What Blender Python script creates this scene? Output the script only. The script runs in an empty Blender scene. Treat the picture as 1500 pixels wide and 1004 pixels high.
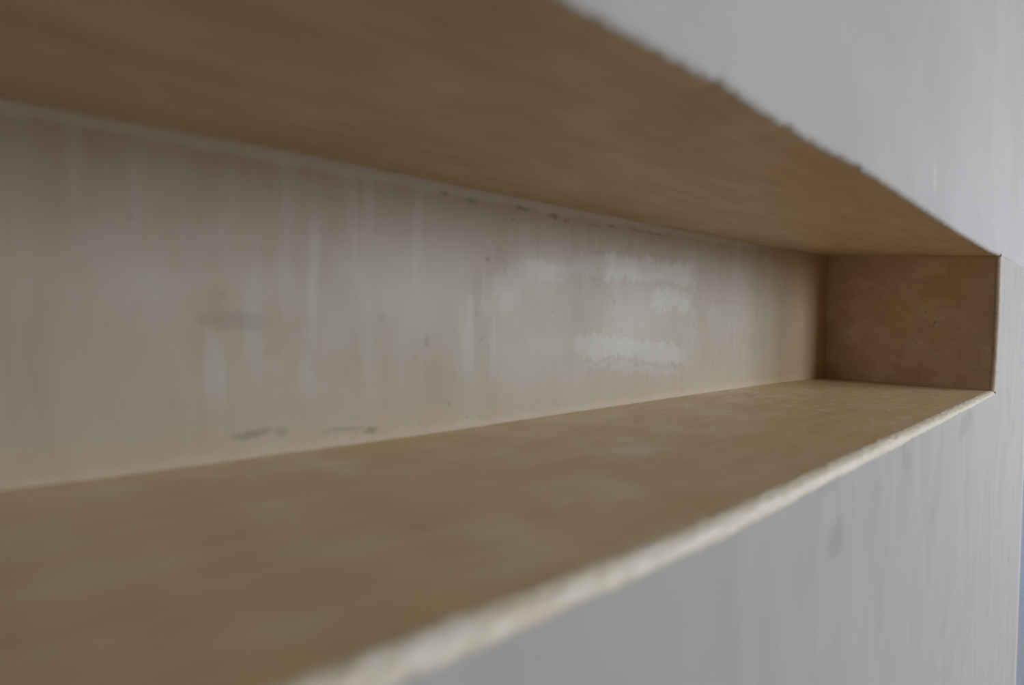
import bpy, bmesh, math, random
from mathutils import Matrix, Vector, noise as mnoise

S = bpy.context.scene
COL = S.collection

# ------------------------------------------------------------------ helpers
def mesh_obj(name, verts, faces, mat, parent=None, smooth=True):
    me = bpy.data.meshes.new(name)
    me.from_pydata(verts, [], faces)
    me.update()
    bm = bmesh.new(); bm.from_mesh(me)
    bmesh.ops.remove_doubles(bm, verts=bm.verts, dist=1e-6)
    bmesh.ops.recalc_face_normals(bm, faces=bm.faces)
    bm.to_mesh(me); bm.free()
    me.polygons.foreach_set('use_smooth', [smooth] * len(me.polygons))
    if smooth: me.set_sharp_from_angle(angle=math.radians(40))
    me.materials.append(mat)
    o = bpy.data.objects.new(name, me)
    COL.objects.link(o)
    if parent:
        o.parent = parent
        o.matrix_parent_inverse = parent.matrix_world.inverted()
    return o

class MB:
    """collects grids and boxes, links them as one mesh object"""
    def __init__(self): self.v, self.f = [], []
    def grid(self, rows):
        n0 = len(self.v); w = len(rows[0])
        for r in rows: self.v += [tuple(p) for p in r]
        for i in range(len(rows) - 1):
            for j in range(w - 1):
                a = n0 + i * w + j
                self.f.append((a, a + 1, a + w + 1, a + w))
        return self
    def box(self, a, b):
        n = len(self.v)
        x0, y0, z0 = a; x1, y1, z1 = b
        self.v += [(x, y, z) for x in (x0, x1) for y in (y0, y1) for z in (z0, z1)]
        self.f += [tuple(n + i for i in q) for q in
                   ((0, 1, 3, 2), (4, 6, 7, 5), (0, 4, 5, 1), (2, 3, 7, 6), (0, 2, 6, 4), (1, 5, 7, 3))]
        return self
    def build(self, name, mat, parent=None, smooth=True):
        return mesh_obj(name, self.v, self.f, mat, parent, smooth)

def structure(o, label=None):
    o['kind'] = 'structure'
    if label: o['label'] = label
    return o

def interp(pts, t):
    """smooth (Catmull-Rom style) curve through hand-measured points, flat outside"""
    if t <= pts[0][0]: return pts[0][1]
    if t >= pts[-1][0]: return pts[-1][1]
    for i in range(len(pts) - 1):
        if pts[i][0] <= t <= pts[i + 1][0]:
            x0, y0 = pts[i]; x1, y1 = pts[i + 1]
            h = x1 - x0; u = (t - x0) / h
            def m(k):
                if k == 0 or k == len(pts) - 1: return 0.0
                return (pts[k + 1][1] - pts[k - 1][1]) / (pts[k + 1][0] - pts[k - 1][0])
            m0, m1 = m(i) * h, m(i + 1) * h
            return ((2*u**3 - 3*u*u + 1) * y0 + (u**3 - 2*u*u + u) * m0
                    + (-2*u**3 + 3*u*u) * y1 + (u**3 - u*u) * m1)

def wob(x, freq, seed):
    return mnoise.noise(Vector((x * freq, seed * 7.3, seed * 1.9)))

def lin(c):
    return tuple(((v / 255) / 12.92 if v / 255 <= .04045 else ((v / 255 + .055) / 1.055) ** 2.4) for v in c)

# ------------------------------------------------------------------ measures (metres)
D = 0.2512                 # depth of the recess
LEFT = -0.90               # its unseen near end
FLOOR, CEIL = -1.00, 1.55
ROOM_X0, ROOM_X1, ROOM_Y = -1.3, 2.9, -2.8
EDGE = 1.534               # where the plastered wall stops at the doorway
SEAM = 0.1967              # joint between the rough upper and the polished lower plaster
# heights of the hand-trowelled arrises along the recess
TOP_BACK = [(-.3, .1955), (.0353, .1966), (.1004, .1975), (.1719, .1999), (.2463, .2008), (.3214, .2009), (.4193, .2022),
            (.681, .2046), (.95, .2090), (1.1923, .2146)]
BOT_BACK = [(-.3, .0045), (.0329, .0038), (.0844, .0026), (.1701, .0017), (.2815, .0005), (.4353, .0005), (.7282, .0003),
            (.9827, -.0012), (1.1988, -.0045)]
TOP_FRONT = [(-.3, .2), (.1631, .2005), (.2677, .2027), (.4027, .2014), (.4755, .2030), (.6601, .1998), (.9, .1958), (1.1131, .1945),
             (1.1648, .1967)]
BOT_FRONT = [(-.3, .0), (.0817, -.0028), (.1649, -.0057), (.2634, -.0084), (.3865, -.0080), (.4365, -.0076), (.8, -.0064), (1.184, -.0050)]
END_BACK = [(-.01, 1.1944), (.0057, 1.1942), (.1238, 1.1925), (.2042, 1.1930), (.22, 1.193)]
END_FRONT = [(-.01, 1.150), (.0037, 1.1525), (.05, 1.1625), (.1001, 1.1672), (.15, 1.167), (.1918, 1.166), (.21, 1.166)]
LIP, ARRIS, TOPR = 0.0074, 0.007, 0.004

# ------------------------------------------------------------------ materials
class NT:
    def __init__(self, name):
        self.m = bpy.data.materials.new(name); self.m.use_nodes = True
        self.t = self.m.node_tree; self.n = self.t.nodes; self.l = self.t.links
        self.b = self.n['Principled BSDF']
        self.tc = self.n.new('ShaderNodeTexCoord')
        g = self.n.new('ShaderNodeNewGeometry')
        self.pos = g.outputs['Position']
    def lk(self, a, b): self.l.new(a, b)
    def sock(self, node, i, v):
        if hasattr(v, 'is_output'): self.lk(v, node.inputs[i])
        elif v is not None: node.inputs[i].default_value = v
    def math(self, op, a, b=None, c=None, clamp=False):
        n = self.n.new('ShaderNodeMath'); n.operation = op; n.use_clamp = clamp
        for i, v in enumerate((a, b, c)): self.sock(n, i, v)
        return n.outputs[0]
    def xyz(self, v=None):
        n = self.n.new('ShaderNodeSeparateXYZ'); self.lk(v or self.pos, n.inputs[0]); return n.outputs
    def scale(self, s, off=(0, 0, 0), v=None):
        n = self.n.new('ShaderNodeMapping'); self.lk(v or self.pos, n.inputs[0])
        n.inputs['Scale'].default_value = s; n.inputs['Location'].default_value = off
        return n.outputs[0]
    def noise(self, s, detail=4, rough=.55, off=(0, 0, 0), dist=0, v=None):
        n = self.n.new('ShaderNodeTexNoise')
        self.lk(self.scale(s, off, v), n.inputs['Vector'])
        n.inputs['Scale'].default_value = 1; n.inputs['Detail'].default_value = detail
        n.inputs['Roughness'].default_value = rough; n.inputs['Distortion'].default_value = dist
        return n.outputs[0]
    def ramp(self, v, lo, hi, a=0.0, b=1.0, smooth=True):
        n = self.n.new('ShaderNodeMapRange'); n.interpolation_type = 'SMOOTHSTEP' if smooth else 'LINEAR'
        self.sock(n, 0, v)
        for i, x in zip((1, 2, 3, 4), (lo, hi, a, b)): n.inputs[i].default_value = x
        return n.outputs[0]
    def mix(self, f, a, b, mode='MIX'):
        n = self.n.new('ShaderNodeMix'); n.data_type = 'RGBA'; n.blend_type = mode
        self.sock(n, 0, f)
        for i, v in ((6, a), (7, b)):
            if hasattr(v, 'is_output'): self.lk(v, n.inputs[i])
            else: n.inputs[i].default_value = (*v, 1) if len(v) == 3 else v
        return n.outputs[2]
    def bump(self, h, strength, dist, prev=None):
        n = self.n.new('ShaderNodeBump'); n.inputs['Strength'].default_value = strength
        n.inputs['Distance'].default_value = dist; self.lk(h, n.inputs['Height'])
        if prev is not None: self.lk(prev, n.inputs['Normal'])
        return n.outputs[0]
    def out(self, col, rough, normal=None, spec=None, coat=None):
        b = self.b
        self.sock(b, 'Base Color', col if hasattr(col, 'is_output') else (*col, 1))
        self.sock(b, 'Roughness', rough)
        if normal is not None: self.lk(normal, b.inputs['Normal'])
        if spec is not None: self.sock(b, 'Specular IOR Level', spec)
        return self.m

CREAM = (.56, .43, .285)
CREAM_PALE = (.63, .535, .415)
CREAM_DARK = (.47, .335, .20)

def band(t, v, c, half, soft):
    """1 inside |v-c|<half, soft edge"""
    return t.ramp(t.math('ABSOLUTE', t.math('SUBTRACT', v, c)), half - soft, half + soft, 1, 0)

def mat_back():
    """polished lime plaster: vertical strokes, milky burnished patches with painted sheen, scraped top rim"""
    t = NT('polished_plaster_back')
    x, y, z = t.xyz()
    strokes = t.noise((24, 20, 5.5), 6, .66, dist=.9)
    cloud = t.noise((9, 9, 11), 5, .6, (3, 0, 1))
    fine = t.noise((160, 80, 70), 3, .6)
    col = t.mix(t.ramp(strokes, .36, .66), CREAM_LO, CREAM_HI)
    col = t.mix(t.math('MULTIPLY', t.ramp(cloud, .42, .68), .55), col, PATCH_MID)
    # --- milky patches with the window's sheen painted in, edges ragged along the trowel direction
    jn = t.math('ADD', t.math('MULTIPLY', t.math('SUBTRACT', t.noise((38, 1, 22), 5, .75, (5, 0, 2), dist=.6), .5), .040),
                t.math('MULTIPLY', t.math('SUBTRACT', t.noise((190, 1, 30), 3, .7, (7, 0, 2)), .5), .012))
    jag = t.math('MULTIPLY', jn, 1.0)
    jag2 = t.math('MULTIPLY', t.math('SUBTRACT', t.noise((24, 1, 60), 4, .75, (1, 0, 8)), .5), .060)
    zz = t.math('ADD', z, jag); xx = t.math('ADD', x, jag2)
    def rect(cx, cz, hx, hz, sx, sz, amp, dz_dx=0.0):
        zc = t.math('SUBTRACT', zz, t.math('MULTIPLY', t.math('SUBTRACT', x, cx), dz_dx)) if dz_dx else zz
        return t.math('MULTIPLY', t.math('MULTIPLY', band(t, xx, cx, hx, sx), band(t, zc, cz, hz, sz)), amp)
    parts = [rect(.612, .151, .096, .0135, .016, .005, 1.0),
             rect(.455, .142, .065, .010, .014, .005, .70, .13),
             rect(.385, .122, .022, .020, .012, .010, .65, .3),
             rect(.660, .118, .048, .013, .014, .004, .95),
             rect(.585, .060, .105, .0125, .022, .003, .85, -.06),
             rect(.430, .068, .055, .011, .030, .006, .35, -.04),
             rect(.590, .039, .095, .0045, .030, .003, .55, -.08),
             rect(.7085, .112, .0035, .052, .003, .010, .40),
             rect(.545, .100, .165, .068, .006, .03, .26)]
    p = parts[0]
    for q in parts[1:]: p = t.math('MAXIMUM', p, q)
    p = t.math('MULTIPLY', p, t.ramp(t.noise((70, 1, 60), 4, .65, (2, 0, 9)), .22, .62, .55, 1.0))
    # faint upright pale line at the end of the patch area
    # a few softer vertical runs nearer the viewer
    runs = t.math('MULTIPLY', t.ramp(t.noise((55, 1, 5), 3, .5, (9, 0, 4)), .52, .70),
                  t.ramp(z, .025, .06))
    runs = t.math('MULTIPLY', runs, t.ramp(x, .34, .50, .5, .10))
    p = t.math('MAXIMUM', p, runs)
    col = t.mix(t.math('MULTIPLY', p, .85), col, MILK_SHEEN)
    # scraped pale rim under the soffit, ragged, with dark specks
    top = t.math('ADD', .1925, t.math('MULTIPLY', x, .0135))
    dz = t.math('SUBTRACT', top, z)
    dzj = t.math('ADD', dz, t.math('MULTIPLY', t.math('SUBTRACT', t.noise((60, 1, 20), 4, .7, (8, 0, 0)), .5), .010))
    rim = t.math('MULTIPLY', t.ramp(dzj, .001, .0065, 1, 0), t.ramp(x, .75, 1.0, .75, .15))
    col = t.mix(rim, col, (.62, .575, .515))
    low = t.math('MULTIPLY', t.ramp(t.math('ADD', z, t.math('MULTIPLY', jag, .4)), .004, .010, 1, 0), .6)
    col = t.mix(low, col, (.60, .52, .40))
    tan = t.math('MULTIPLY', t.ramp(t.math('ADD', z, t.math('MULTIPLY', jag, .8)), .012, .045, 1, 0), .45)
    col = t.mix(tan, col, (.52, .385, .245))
    spk = t.math('MULTIPLY', t.ramp(t.noise((150, 1, 190), 3, .6, (4, 0, 3)), .66, .73),
                 t.math('MAXIMUM', t.math('MULTIPLY', t.ramp(dz, .004, .010), t.ramp(dz, .014, .024, 1, 0)),
                        t.math('MULTIPLY', t.ramp(z, .006, .010), t.ramp(z, .014, .020, 1, 0))))
    spk2 = t.math('MULTIPLY', t.ramp(t.noise((60, 1, 70), 2, .5, (14, 0, 5)), .71, .76), .5)
    col = t.mix(t.math('MULTIPLY', t.math('MAXIMUM', spk, spk2), .55), col, (.24, .18, .12))
    marks = None
    for cx, cz, rx, rz, amp in ((.156, .0170, .013, .0028, .7), (.176, .0155, .004, .003, .45), (.2436, .0100, .005, .0022, .8), (.222, .0125, .016, .0016, .4),
                                (.308, .1930, .005, .0022, .6), (.3384, .1905, .007, .0028, .55), (.3996, .1930, .007, .0022, .7), (.4434, .1912, .007, .0026, .75),
                                (.462, .1890, .006, .0024, .5), (.505, .1900, .012, .0018, .5), (.5341, .1928, .010, .0016, .6), (.585, .1925, .010, .0016, .5),
                                (.62, .1935, .016, .0014, .5), (.356, .1436, .003, .0016, .6), (.147, .0890, .020, .006, .38), (.2526, .0925, .004, .004, .3), (.2935, .0740, .003, .004, .35)):
        dx = t.math('DIVIDE', t.math('SUBTRACT', t.math('ADD', x, t.math('MULTIPLY', jag2, .35)), cx), rx)
        dq = t.math('DIVIDE', t.math('SUBTRACT', t.math('ADD', z, t.math('MULTIPLY', jn, .22)), cz), rz)
        e = t.ramp(t.math('ADD', t.math('MULTIPLY', dx, dx), t.math('MULTIPLY', dq, dq)), 0, 1.9, amp * .75, 0)
        marks = e if marks is None else t.math('MAXIMUM', marks, e)
    col = t.mix(marks, col, (.21, .155, .10))
    # warmer tone towards the far corner
    warm = t.ramp(t.math('ADD', x, t.math('MULTIPLY', t.math('SUBTRACT', cloud, .5), .25)), .86, 1.18)
    col = t.mix(t.math('MULTIPLY', warm, .75), col, (.66, .45, .265))
    rough = t.math('SUBTRACT', t.ramp(cloud, .3, .7, .50, .38), t.math('MULTIPLY', p, .05))
    h = t.math('ADD', t.math('MULTIPLY', strokes, .6), t.math('MULTIPLY', fine, .12))
    h = t.math('ADD', h, t.math('MULTIPLY', p, .12))
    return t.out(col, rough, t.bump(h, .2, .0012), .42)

def mat_streak(name, base, pale, dark, off=0.0, sheen=.5, fleck=0.0):
    """cream plaster trowelled lengthwise: streaks run along the recess"""
    t = NT(name)
    s1 = t.noise((7, 75, 75), 5, .6, (off, 0, 0), dist=.4)
    s2 = t.noise((14, 20, 20), 5, .6, (off + 3, 1, 0))
    s3 = t.noise((45, 180, 180), 3, .65, (off, 4, 0))
    col = t.mix(t.ramp(s1, .36, .68), dark, base)
    col = t.mix(t.math('MULTIPLY', t.ramp(s2, .45, .72), .6), col, pale)
    if fleck:
        fl = t.math('MULTIPLY', t.ramp(t.noise((45, 130, 130), 3, .6, (off + 9, 2, 0)), .57, .66), fleck)
        x, y, z = t.xyz()
        fl = t.math('MULTIPLY', fl, t.math('MULTIPLY', t.ramp(x, .5, .75), t.ramp(x, 1.0, 1.15, 1, .4)))
        col = t.mix(fl, col, (.92, .82, .70))
    rough = t.ramp(s2, .3, .7, .52, .38)
    h = t.math('ADD', t.math('MULTIPLY', s1, .6), t.math('MULTIPLY', s3, .25))
    return t.out(col, rough, t.bump(h, .35, .0010), sheen)

def mat_end():
    t = NT('plaster_end')
    c = t.noise((20, 22, 26), 5, .6, (2, 3, 4))
    f = t.noise((10, 130, 45), 4, .6)
    col = t.mix(t.ramp(c, .36, .68), (.77, .60, .41), (.93, .78, .59))
    spk = t.ramp(t.noise((150, 150, 120), 2, .5, (4, 7, 1)), .70, .76)
    col = t.mix(t.math('MULTIPLY', spk, .5), col, (.25, .18, .12))
    return t.out(col, .55, t.bump(t.math('ADD', c, t.math('MULTIPLY', f, .3)), .35, .0012), .35)

def mat_lip():
    """worn pale arris with rubbed-through cream"""
    t = NT('worn_plaster_edge')
    n = t.noise((42, 130, 130), 5, .7, (1, 2, 3))
    m = t.noise((120, 260, 260), 4, .7, (6, 2, 3))
    w = t.noise((9, 9, 9), 3, .5)
    col = t.mix(t.ramp(n, .30, .70), (.78, .66, .48), (.86, .79, .67))
    col = t.mix(t.math('MULTIPLY', t.ramp(m, .60, .68), .55), col, (.55, .42, .28))
    col = t.mix(t.math('MULTIPLY', t.ramp(w, .4, .65), .35), col, (.78, .67, .50))
    return t.out(col, .45, t.bump(t.math('ADD', n, t.math('MULTIPLY', m, .5)), .5, .0018), .4)

def mat_arris():
    t = NT('cream_arris')
    n = t.noise((90, 90, 60), 4, .6)
    col = t.mix(t.ramp(n, .35, .65), (.50, .36, .24), (.62, .50, .37))
    return t.out(col, .5, t.bump(n, .4, .001), .4)

def mat_lower():
    """smooth grey-white finish brushed upright"""
    t = NT('smooth_pale_plaster')
    v1 = t.noise((16, 16, 6), 6, .62, (0, 0, 0), dist=1.0)
    v2 = t.noise((60, 60, 14), 4, .6, (4, 0, 1))
    c = t.noise((6, 6, 6), 4, .55, (1, 5, 2))
    st = t.noise((15, 15, 14), 5, .6, (7, 2, 3))
    col = t.mix(t.ramp(v1, .30, .70), WALL_LO, WALL_HI)
    col = t.mix(t.math('MULTIPLY', t.ramp(c, .4, .65), .35), col, (.545, .520, .502))
    dk = t.math('MULTIPLY', t.ramp(st, .62, .75), t.ramp(v1, .55, .40))
    col = t.mix(t.math('MULTIPLY', dk, .6), col, (.36, .335, .31))
    x, y, z = t.xyz()
    for cx, cz, rx, rz, amp in ((.459, -.0585, .016, .016, .40), (.56, -.045, .012, .020, .22), (.64, -.030, .020, .012, .25), (.93, -.030, .05, .018, .35), (.44, -.02, .02, .01, .2)):
        dx = t.math('DIVIDE', t.math('SUBTRACT', t.math('ADD', x, t.math('MULTIPLY', t.math('SUBTRACT', v2, .5), .05)), cx), rx)
        dq = t.math('DIVIDE', t.math('SUBTRACT', t.math('ADD', z, t.math('MULTIPLY', t.math('SUBTRACT', st, .5), .06)), cz), rz)
        e = t.ramp(t.math('ADD', t.math('MULTIPLY', dx, dx), t.math('MULTIPLY', dq, dq)), .1, 1.4, amp, 0)
        col = t.mix(e, col, (.34, .31, .28))
    rough = t.ramp(v1, .3, .7, .68, .56)
    h = t.math('ADD', t.math('MULTIPLY', v1, .5), t.math('MULTIPLY', v2, .2))
    return t.out(col, rough, t.bump(h, .16, .0010), .25)

def mat_upper():
    """matt, finely stippled plaster"""
    t = NT('stippled_pale_plaster')
    s = t.noise((120, 120, 300), 3, .6)
    s2 = t.noise((50, 50, 110), 4, .6, (3, 1, 2))
    c = t.noise((5, 5, 5), 4, .55, (8, 5, 2))
    col = t.mix(t.ramp(c, .38, .65), UP_LO, UP_HI)
    x, y, z = t.xyz()
    # one upright trowel scar above the far end
    sx = t.math('ADD', x, t.math('MULTIPLY', t.math('SUBTRACT', s2, .5), .012))
    scar = t.math('MULTIPLY', band(t, sx, .716, .007, .005), band(t, z, .234, .014, .009))
    col = t.mix(t.math('MULTIPLY', scar, .5), col, (.76, .75, .73))
    h = t.math('ADD', t.math('MULTIPLY', s, .5), t.math('MULTIPLY', s2, .6))
    h = t.math('ADD', h, t.math('MULTIPLY', scar, .5))
    return t.out(col, .85, t.bump(h, .6, .002), .15)

def mat_plain(name, c, rough=.6, spec=.4, var=.04, sc=(8, 8, 8)):
    t = NT(name)
    n = t.noise(sc, 4, .6)
    a = tuple(max(0, v * (1 - var)) for v in c); b = tuple(min(1, v * (1 + var)) for v in c)
    return t.out(t.mix(n, a, b), rough, t.bump(n, .1, .002), spec)

def mat_boards():
    t = NT('oak_boards')
    x, y, z = t.xyz()
    n = t.noise((2, 30, 1), 5, .6, dist=.5)
    b = t.math('FLOOR', t.math('MULTIPLY', y, 7.0))
    w = t.n.new('ShaderNodeTexWhiteNoise'); w.noise_dimensions = '1D'; t.lk(b, w.inputs['W'])
    gap = t.ramp(t.math('ABSOLUTE', t.math('SUBTRACT', t.math('FRACT', t.math('MULTIPLY', y, 7.0)), .5)), .48, .495, 0, 1)
    col = t.mix(n, (.38, .23, .12), (.52, .34, .19))
    col = t.mix(t.math('MULTIPLY', w.outputs[0], .4), col, (.36, .21, .10))
    col = t.mix(gap, col, (.08, .05, .03))
    return t.out(col, .45, t.bump(n, .2, .002), .4)

CREAM_LO, CREAM_HI = (.415, .338, .235), (.46, .392, .295)
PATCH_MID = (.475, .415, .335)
MILK_SHEEN = (.57, .535, .49)  # patch tone with window sheen mixed in; also tints the vertical runs
WALL_LO, WALL_HI = (.495, .481, .464), (.54, .528, .514)
UP_LO, UP_HI = (.595, .59, .585), (.635, .63, .625)

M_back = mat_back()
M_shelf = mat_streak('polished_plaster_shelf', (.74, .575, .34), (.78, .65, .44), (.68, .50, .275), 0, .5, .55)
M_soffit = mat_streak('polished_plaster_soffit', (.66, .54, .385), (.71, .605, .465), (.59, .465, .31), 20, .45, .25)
M_end = mat_end()
M_lip = mat_lip()
M_arris = mat_arris()
M_lower = mat_lower()
M_upper = mat_upper()
M_paint = mat_plain('warm_wall_paint', (.42, .33, .24), .7, .3)
M_dark = mat_plain('dark_blocker_paint', (.022, .020, .018), .6, .3)  # near-black so the unseen left wall throws little light back
M_ceil = mat_plain('white_ceiling_paint', (.70, .66, .60), .8, .2)
M_floor = mat_boards()
M_casing = mat_plain('cream_gloss_paint', (.78, .77, .72), .35, .5)
M_door = mat_plain('pale_blue_paint', (.40, .50, .64), .3, .5)
M_frame = mat_plain('white_window_paint', (.8, .8, .79), .35, .5)
M_metal = mat_plain('brushed_steel', (.5, .5, .5), .3, .5)

# ------------------------------------------------------------------ the recess
niche = bpy.data.objects.new('niche', None)
COL.objects.link(niche)
niche.location = ((LEFT + 1.17) / 2, D / 2, 0)
niche['label'] = 'long shallow recess lined in warm brown polished plaster, set in the pale grey wall'
niche['category'] = 'niche'
bpy.context.view_layer.update()

def stations(x0, x1, fine=.004):
    xs = []; x = x0
    while x < x1 - 1e-9:
        xs.append(x)
        x += fine if x > -.05 else .03
    xs.append(x1); return xs

def zTB(x): return interp(TOP_BACK, x) + .0004 * wob(x, 45, 1)
def zBB(x): return interp(BOT_BACK, x) + .0004 * wob(x, 45, 2)
def chip(x):
    w = .0007 * wob(x, 60, 4) + .0006 * wob(x, 140, 8)
    return w + max(0.0, wob(x, 70, 3)) * .0032 * max(0, min(1, (x - .15) / .1)) * max(0, min(1, (.75 - x) / .3))
def zTS(x): return interp(TOP_FRONT, x)
def zTF(x):
    return zTS(x) + chip(x)
def zBF(x): return interp(BOT_FRONT, x) + .0005 * wob(x, 40, 5)
def lip_r(x): return LIP * (1 + .16 * wob(x, 24, 6) + .10 * wob(x, 80, 7)) * (1 - .40 * max(0, min(1, (x - .6) / .5)))
def xE(z, y):
    u = max(0.0, min(1.0, y / D))
    return interp(END_FRONT, z) * (1 - u) + interp(END_BACK, z) * u

XS = stations(LEFT, 1.0)
NU = 24
US = [1.0 + (i + 1) / 30 for i in range(30)]     # parameter 1..2 runs the last stretch up to the end panel

def stretch(s, z_of, y):
    """x for parameter s: world x below 1.0, then eased on to the (skewed) end panel"""
    if s <= 1.0: return s
    xe = xE(z_of, y)
    return 1.0 + (s - 1.0) * (xe - 1.0)

ALL = XS + US

def surface(zf, zb, yf, nick=None):
    rows = []
    for k in range(NU + 1):
        u = (k / NU) ** 1.6
        y = yf + (D - yf) * u
        row = []
        for s in ALL:
            x = stretch(s, .1 if False else (zf(1.15) * (1 - u) + zb(1.19) * u), y)
            z = zf(x) * (1 - u) + zb(x) * u
            if nick: z += nick(x) * (1 - u) ** 25
            z += .0008 * mnoise.noise(Vector((x * 11, y * 14, 3.0 + zf(.2) * 20))) * math.sin(math.pi * u)
            row.append((x, y, z))
        rows.append(row)
    return rows

def backing(rows, dx, dy, dz):
    """far side of a plaster coat"""
    return [[(x + dx, y + dy, z + dz) for x, y, z in r] for r in rows]

def panel(rows, off):
    m = MB().grid(rows)
    b = backing([r for r in rows], *off)
    m.grid(b)
    m.grid([rows[0], b[0]]); m.grid([rows[-1], b[-1]])
    m.grid([[r[0] for r in rows], [r[0] for r in b]])
    m.grid([[r[-1] for r in rows], [r[-1] for r in b]])
    return m

sh = surface(zBF, zBB, LIP)
shelf = panel(sh, (0, 0, -.012)).build('shelf', M_shelf, niche)
shelf['label'] = 'brown lengthwise-trowelled shelf of the recess'
so = surface(zTS, zTB, TOPR, chip)
soffit = panel(so, (0, 0, .012)).build('soffit', M_soffit, niche)
soffit['label'] = 'brown trowelled underside above the shelf'

# back: between the two back arrises
rows = []
NB = 20
for k in range(NB + 1):
    u = k / NB
    row = []
    for s in ALL:
        z0 = .1
        zz = zBB(1.19) * (1 - u) + zTB(1.19) * u
        x = stretch(s, zz, D)
        z = zBB(x) * (1 - u) + zTB(x) * u
        y = D + .0007 * mnoise.noise(Vector((x * 9, 5.0, z * 12))) * math.sin(math.pi * u)
        row.append((x, y, z))
    rows.append(row)
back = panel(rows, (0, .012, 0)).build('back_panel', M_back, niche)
back['label'] = 'grey-beige back of the recess with milky burnished patches and painted window sheen'

# far end panel
rows = []
for k in range(17):
    u = k / 16
    row = []
    for j in range(21):
        v = j / 20
        y = ARRIS + (D - ARRIS) * v
        zb = zBF(1.15) * (1 - v) + zBB(1.19) * v
        zt = zTF(1.165) * (1 - v) + zTB(1.19) * v
        z = zb * (1 - u) + zt * u
        x = xE(z, y) + .0008 * wob(y * 3 + z * 5, 7, 9) * math.sin(math.pi * u) * math.sin(math.pi * v)
        row.append((x, y, z))
    rows.append(row)
end = panel(rows, (.012, 0, 0)).build('end_panel', M_end, niche)
end['label'] = 'dark brown end of the recess'
# near end, behind the viewer's left
near = MB().box((LEFT - .012, 0, -.012), (LEFT, D + .012, .215)).build('end_panel', M_end, niche, False)

# worn lip: quarter-round front edge of the shelf
rows = []
lip_x = [x for x in stations(LEFT, 1.148, .0025)] + [1.1505, 1.153]
for k in range(11):
    a = math.pi / 2 * k / 10
    row = []
    for x in lip_x:
        r = lip_r(x)
        zt = zBF(x)
        jit = .0007 * mnoise.noise(Vector((x * 95, k * .5, 2.0))) + .0003 * mnoise.noise(Vector((x * 260, k * .8, 5.0)))
        y = LIP + .0006 - r * math.sin(a) + (LIP + .0006 - r) * -math.sin(a)
        z = zt + .0003 - r * (1 - math.cos(a)) * 1.12
        n = (-math.sin(a), math.cos(a))
        row.append((x, y + n[0] * jit, z + n[1] * jit))
    rows.append(row)
lip = MB().grid(rows).build('worn_lip', M_lip, niche)
lip['label'] = 'pale cream rubbed front edge of the shelf'

# upright arris at the far end
rows = []
zs_a = [-.006 + (SEAM + .0005 + .006) * i / 40 for i in range(41)]
for k in range(9):
    a = math.pi / 2 * k / 8
    row = []
    for z in zs_a:
        w = .0005 * wob(z, 90, 11)
        x = xE(z, 0) + ARRIS * (1 - math.cos(a)) + w
        y = ARRIS * (1 - math.sin(a))
        row.append((x, y, z))
    rows.append(row)
arr = MB().grid(rows).build('end_arris', M_arris, niche)
arr['label'] = 'slim rounded brown edge beside the end panel'

# ------------------------------------------------------------------ the wall around it
# lower: smooth finish from floor up to the lip, and the strip between recess and doorway
m = MB()
wx = [ROOM_X0 + (LEFT - ROOM_X0) * i / 12 for i in range(12)] + lip_x
def zlip(x):
    return zBF(x) + .0003 - lip_r(x) * 1.12 if x >= LEFT else SEAM
rows = []
for t_ in (0, .3, .6, .8, .92, .97, 1):
    rows.append([(x, 0, FLOOR + ((zlip(x) if x >= LEFT - 1e-6 else zlip(LEFT)) - FLOOR) * t_) for x in wx])
m.grid(rows)
xr = 1.153
m.grid([[(x, 0, z) for x in (ROOM_X0, LEFT)] for z in (zlip(LEFT), .02, SEAM)])
zs_r = [FLOOR, -.5, -.2, -.05, zlip(xr), -.006] + zs_a[1:]
zs_r[-1] = SEAM + .0005
rows = []
for z in zs_r:
    x0 = xr if z <= -.0061 else xE(z, 0) + ARRIS + .0005 * wob(z, 90, 11)
    if z <= -.0061: x0 = xr
    x1 = EDGE - .006
    rows.append([(x0 + (x1 - x0) * k / 8, 0, z) for k in range(9)])
m.grid(rows)
# small rounded corner and return at the doorway, up to the seam
rows = []
for z in (FLOOR, -.6, -.3, -.1, .1, SEAM + .0005):
    row = [(EDGE - .006 + .006 * math.sin(a), .006 * (1 - math.cos(a)), z) for a in [math.pi / 2 * i / 6 for i in range(7)]]
    row.append((EDGE, .34, z))
    rows.append(row)
m.grid(rows)
# the rest of the lower wall beyond the doorway and the hidden rear face that closes the wall
DOOR_W = .86; CAS = .062
DX1 = EDGE + .004 + 2 * CAS + DOOR_W
m.grid([[(x, 0, z) for x in (DX1, ROOM_X1)] for z in (FLOOR, SEAM)])
m.grid([[(DX1, y, z) for y in (0, .34)] for z in (FLOOR, SEAM)])
m.grid([[(x, .34, z) for x in (ROOM_X0, ROOM_X1)] for z in (FLOOR, CEIL)])
structure(m.build('wall_lower', M_lower), 'smooth pale grey plaster wall under and right of the recess')

m = MB()
ux = [ROOM_X0 + (LEFT - ROOM_X0) * i / 12 for i in range(12)] + stations(LEFT, 1.163, .003)
PR = -.0004                    # the rough coat stands a little proud
prof = []
for k in range(7):
    a = math.pi / 2 * k / 6
    prof.append((TOPR - (TOPR - PR) * math.sin(a), .0045 * (1 - math.cos(a))))
rows = []
for (y, dz) in prof:
    rows.append([(x, y + .0004 * mnoise.noise(Vector((x * 130, dz * 900, 1))), (zTF(x) if x >= LEFT else zTF(LEFT)) + dz) for x in ux])
base = rows[-1]
for t_ in (.01, .03, .08, .2, .5, 1):
    rows.append([(x, PR, z + (CEIL - z) * t_) for x, y, z in base])
m.grid(rows)
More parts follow.
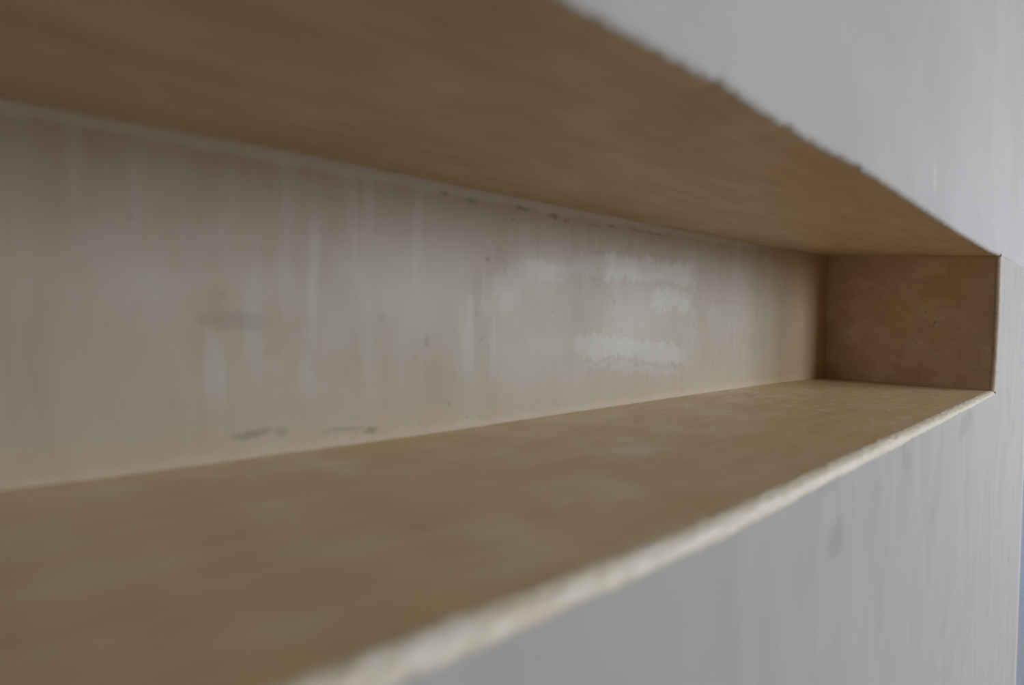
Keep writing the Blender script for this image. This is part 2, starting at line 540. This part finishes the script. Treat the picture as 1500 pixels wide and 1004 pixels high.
# right of the recess, down to the seam
x0 = ux[-1]
zc = base[-1][2]
sx = [x0 + (EDGE - .006 - x0) * i / 30 for i in range(31)]
seam = [SEAM + .0004 * wob(x, 60, 13) for x in sx]
rows = [[(x, .0005, s) for x, s in zip(sx, seam)], [(x, PR, s + .0005) for x, s in zip(sx, seam)]]
for t_ in (.02, .1, .3, 1):
    rows.append([(x, PR, s + .0005 + (CEIL - s) * t_) for x, s in zip(sx, seam)])
m.grid(rows)
rows = []
for z in (SEAM, .5, CEIL):
    row = [(EDGE - .006 + .006 * math.sin(a), PR + .007 * (1 - math.cos(a)), z) for a in [math.pi / 2 * i / 6 for i in range(7)]]
    row.append((EDGE, .34, z)); rows.append(row)
m.grid(rows)
HEAD = FLOOR + 2.04
m.grid([[(x, PR, z) for x in (EDGE, DX1)] for z in (HEAD + CAS, CEIL)])
m.grid([[(x, y, HEAD + CAS) for x in (EDGE, DX1)] for y in (PR, .34)])
m.grid([[(x, PR, z) for x in (DX1, ROOM_X1)] for z in (SEAM, CEIL)])
m.grid([[(DX1, y, z) for y in (PR, .34)] for z in (SEAM, CEIL)])
structure(m.build('wall_upper', M_upper), 'finely stippled pale grey plaster wall above the recess')

# doorway at the right edge: cream casing, pale blue leaf
m = MB()
c0 = EDGE + .004
m.box((c0, .004, FLOOR), (c0 + CAS, .10, HEAD + CAS - .003))
m.box((c0 + CAS + DOOR_W, .004, FLOOR), (c0 + 2 * CAS + DOOR_W - .004, .10, HEAD + CAS - .003))
m.box((c0 + CAS, .004, HEAD), (c0 + CAS + DOOR_W, .10, HEAD + CAS - .003))
cas = m.build('trim_1', M_casing, None, False)
bv = cas.modifiers.new('bevel', 'BEVEL'); bv.width = .004; bv.segments = 3
structure(cas, 'cream painted door casing at the right edge of the wall')
m = MB()
a, b = c0 + CAS + .003, c0 + CAS + DOOR_W - .003
m.box((a, .030, FLOOR + .006), (b, .065, HEAD - .004))
m.box((a + .11, .024, FLOOR + .2), (b - .11, .031, -.15))
m.box((a + .11, .024, .0), (b - .11, .031, HEAD - .13))
door = m.build('door_1', M_door, None, False)
bv = door.modifiers.new('bevel', 'BEVEL'); bv.width = .004; bv.segments = 3
structure(door, 'pale blue painted door just past the wall corner')
hm = MB()
hm.box((b - .075, .018, .005), (b - .035, .030, .135))
hm.box((b - .062, -.025, .065), (b - .048, .020, .079))
hm.box((b - .165, -.032, .064), (b - .048, -.020, .080))
hd = hm.build('door_handle', M_metal, door, False)
bv = hd.modifiers.new('bevel', 'BEVEL'); bv.width = .003; bv.segments = 2

# ------------------------------------------------------------------ rest of the room
T = .15
structure(MB().box((ROOM_X0 - T, ROOM_Y - T, FLOOR - .1), (ROOM_X1 + T, .34, FLOOR)).build('floor', M_floor, None, False))
structure(MB().box((ROOM_X0 - T, ROOM_Y - T, CEIL), (ROOM_X1 + T, .34, CEIL + .1)).build('ceiling', M_ceil, None, False))
structure(MB().box((ROOM_X0 - T, ROOM_Y - T, FLOOR), (-.28, -.001, CEIL)).box((ROOM_X0 - T, -.001, FLOOR), (ROOM_X0, .34, CEIL)).build('wall_left_blocker', M_dark, None, False))  # unseen wall moved in close and darkened to shade the recess's near side

W1 = (-2.60, -1.30, -.15, 1.35)      # window in the right wall: y0, y1, z0, z1
m = MB()
m.box((ROOM_X1, ROOM_Y - T, FLOOR), (ROOM_X1 + T, .34, W1[2]))
m.box((ROOM_X1, ROOM_Y - T, W1[3]), (ROOM_X1 + T, .34, CEIL))
m.box((ROOM_X1, ROOM_Y - T, W1[2]), (ROOM_X1 + T, W1[0], W1[3]))
m.box((ROOM_X1, W1[1], W1[2]), (ROOM_X1 + T, .34, W1[3]))
structure(m.build('wall_right', M_paint, None, False))
W2 = (1.3, 2.3, -.15, 1.35)      # window in the opposite wall: x0, x1, z0, z1
m = MB()
m.box((ROOM_X0, ROOM_Y - T, FLOOR), (ROOM_X1, ROOM_Y, W2[2]))
m.box((ROOM_X0, ROOM_Y - T, W2[3]), (ROOM_X1, ROOM_Y, CEIL))
m.box((ROOM_X0, ROOM_Y - T, W2[2]), (W2[0], ROOM_Y, W2[3]))
m.box((W2[1], ROOM_Y - T, W2[2]), (ROOM_X1, ROOM_Y, W2[3]))
structure(m.build('wall_opposite', M_paint, None, False))

def frame(name, axis, lo, hi, z0, z1, p0, p1):
    m = MB(); w = .05
    def bx(a0, a1, c0_, c1):
        if axis == 'y': m.box((p0, a0, c0_), (p1, a1, c1))
        else: m.box((a0, p0, c0_), (a1, p1, c1))
    bx(lo, lo + w, z0, z1); bx(hi - w, hi, z0, z1)
    bx(lo + w, hi - w, z0, z0 + w); bx(lo + w, hi - w, z1 - w, z1)
    mid = (lo + hi) / 2
    bx(mid - .025, mid + .025, z0 + w, z1 - w)
    structure(m.build(name, M_frame, None, False))
frame('window_1', 'y', W1[0], W1[1], W1[2], W1[3], ROOM_X1 + .06, ROOM_X1 + .12)
frame('window_2', 'x', W2[0], W2[1], W2[2], W2[3], ROOM_Y - .12, ROOM_Y - .06)

# ------------------------------------------------------------------ daylight
w = bpy.data.worlds.new('sky'); S.world = w; w.use_nodes = True
nt = w.node_tree; bg = nt.nodes['Background']
tc = nt.nodes.new('ShaderNodeTexCoord'); sp = nt.nodes.new('ShaderNodeSeparateXYZ')
nt.links.new(tc.outputs['Generated'], sp.inputs[0])
mr = nt.nodes.new('ShaderNodeMapRange'); mr.inputs[1].default_value = -.08; mr.inputs[2].default_value = .05
nt.links.new(sp.outputs['Z'], mr.inputs[0])
mx = nt.nodes.new('ShaderNodeMix'); mx.data_type = 'RGBA'
nt.links.new(mr.outputs[0], mx.inputs[0])
mx.inputs[6].default_value = (.22, .20, .17, 1)
mx.inputs[7].default_value = (.815, .92, 1.045, 1)
nt.links.new(mx.outputs[2], bg.inputs[0]); bg.inputs[1].default_value = 1.0

def portal(name, loc, rot, sx, sy):
    l = bpy.data.lights.new(name, 'AREA'); l.shape = 'RECTANGLE'; l.size = sx; l.size_y = sy
    l.cycles.is_portal = True
    o = bpy.data.objects.new(name, l); o.location = loc; o.rotation_euler = rot; COL.objects.link(o)
portal('window_daylight', (ROOM_X1 + .14, (W1[0] + W1[1]) / 2, (W1[2] + W1[3]) / 2), (0, math.pi / 2, 0), W1[3] - W1[2], W1[1] - W1[0])
portal('window_daylight', ((W2[0] + W2[1]) / 2, ROOM_Y - .14, (W2[2] + W2[3]) / 2), (math.pi / 2, 0, 0), W2[1] - W2[0], W2[3] - W2[2])

# ------------------------------------------------------------------ camera
r = Vector((.71024231, -.70387791, .01057087))
u = Vector((.01535599, .03050411, .99941668))
f = Vector((.70378978, .70966568, -.03247405))
cd = bpy.data.cameras.new('camera'); cam = bpy.data.objects.new('camera', cd)
COL.objects.link(cam)
M = Matrix((r, u, -f)).transposed().to_4x4()
M.translation = Vector((0, -.14032, .08960))
cam.matrix_world = M
cd.sensor_fit = 'HORIZONTAL'; cd.sensor_width = 36
cd.lens = 900 / 1500 * 36
cd.clip_start = .005
cd.dof.use_dof = True
cd.dof.focus_distance = .85
cd.dof.aperture_fstop = 3.4
S.camera = cam

S.view_settings.view_transform = 'Standard'
S.view_settings.look = 'None'
S.view_settings.gamma = 1
S.view_settings.use_curve_mapping = False
S.view_settings.exposure = 3.60
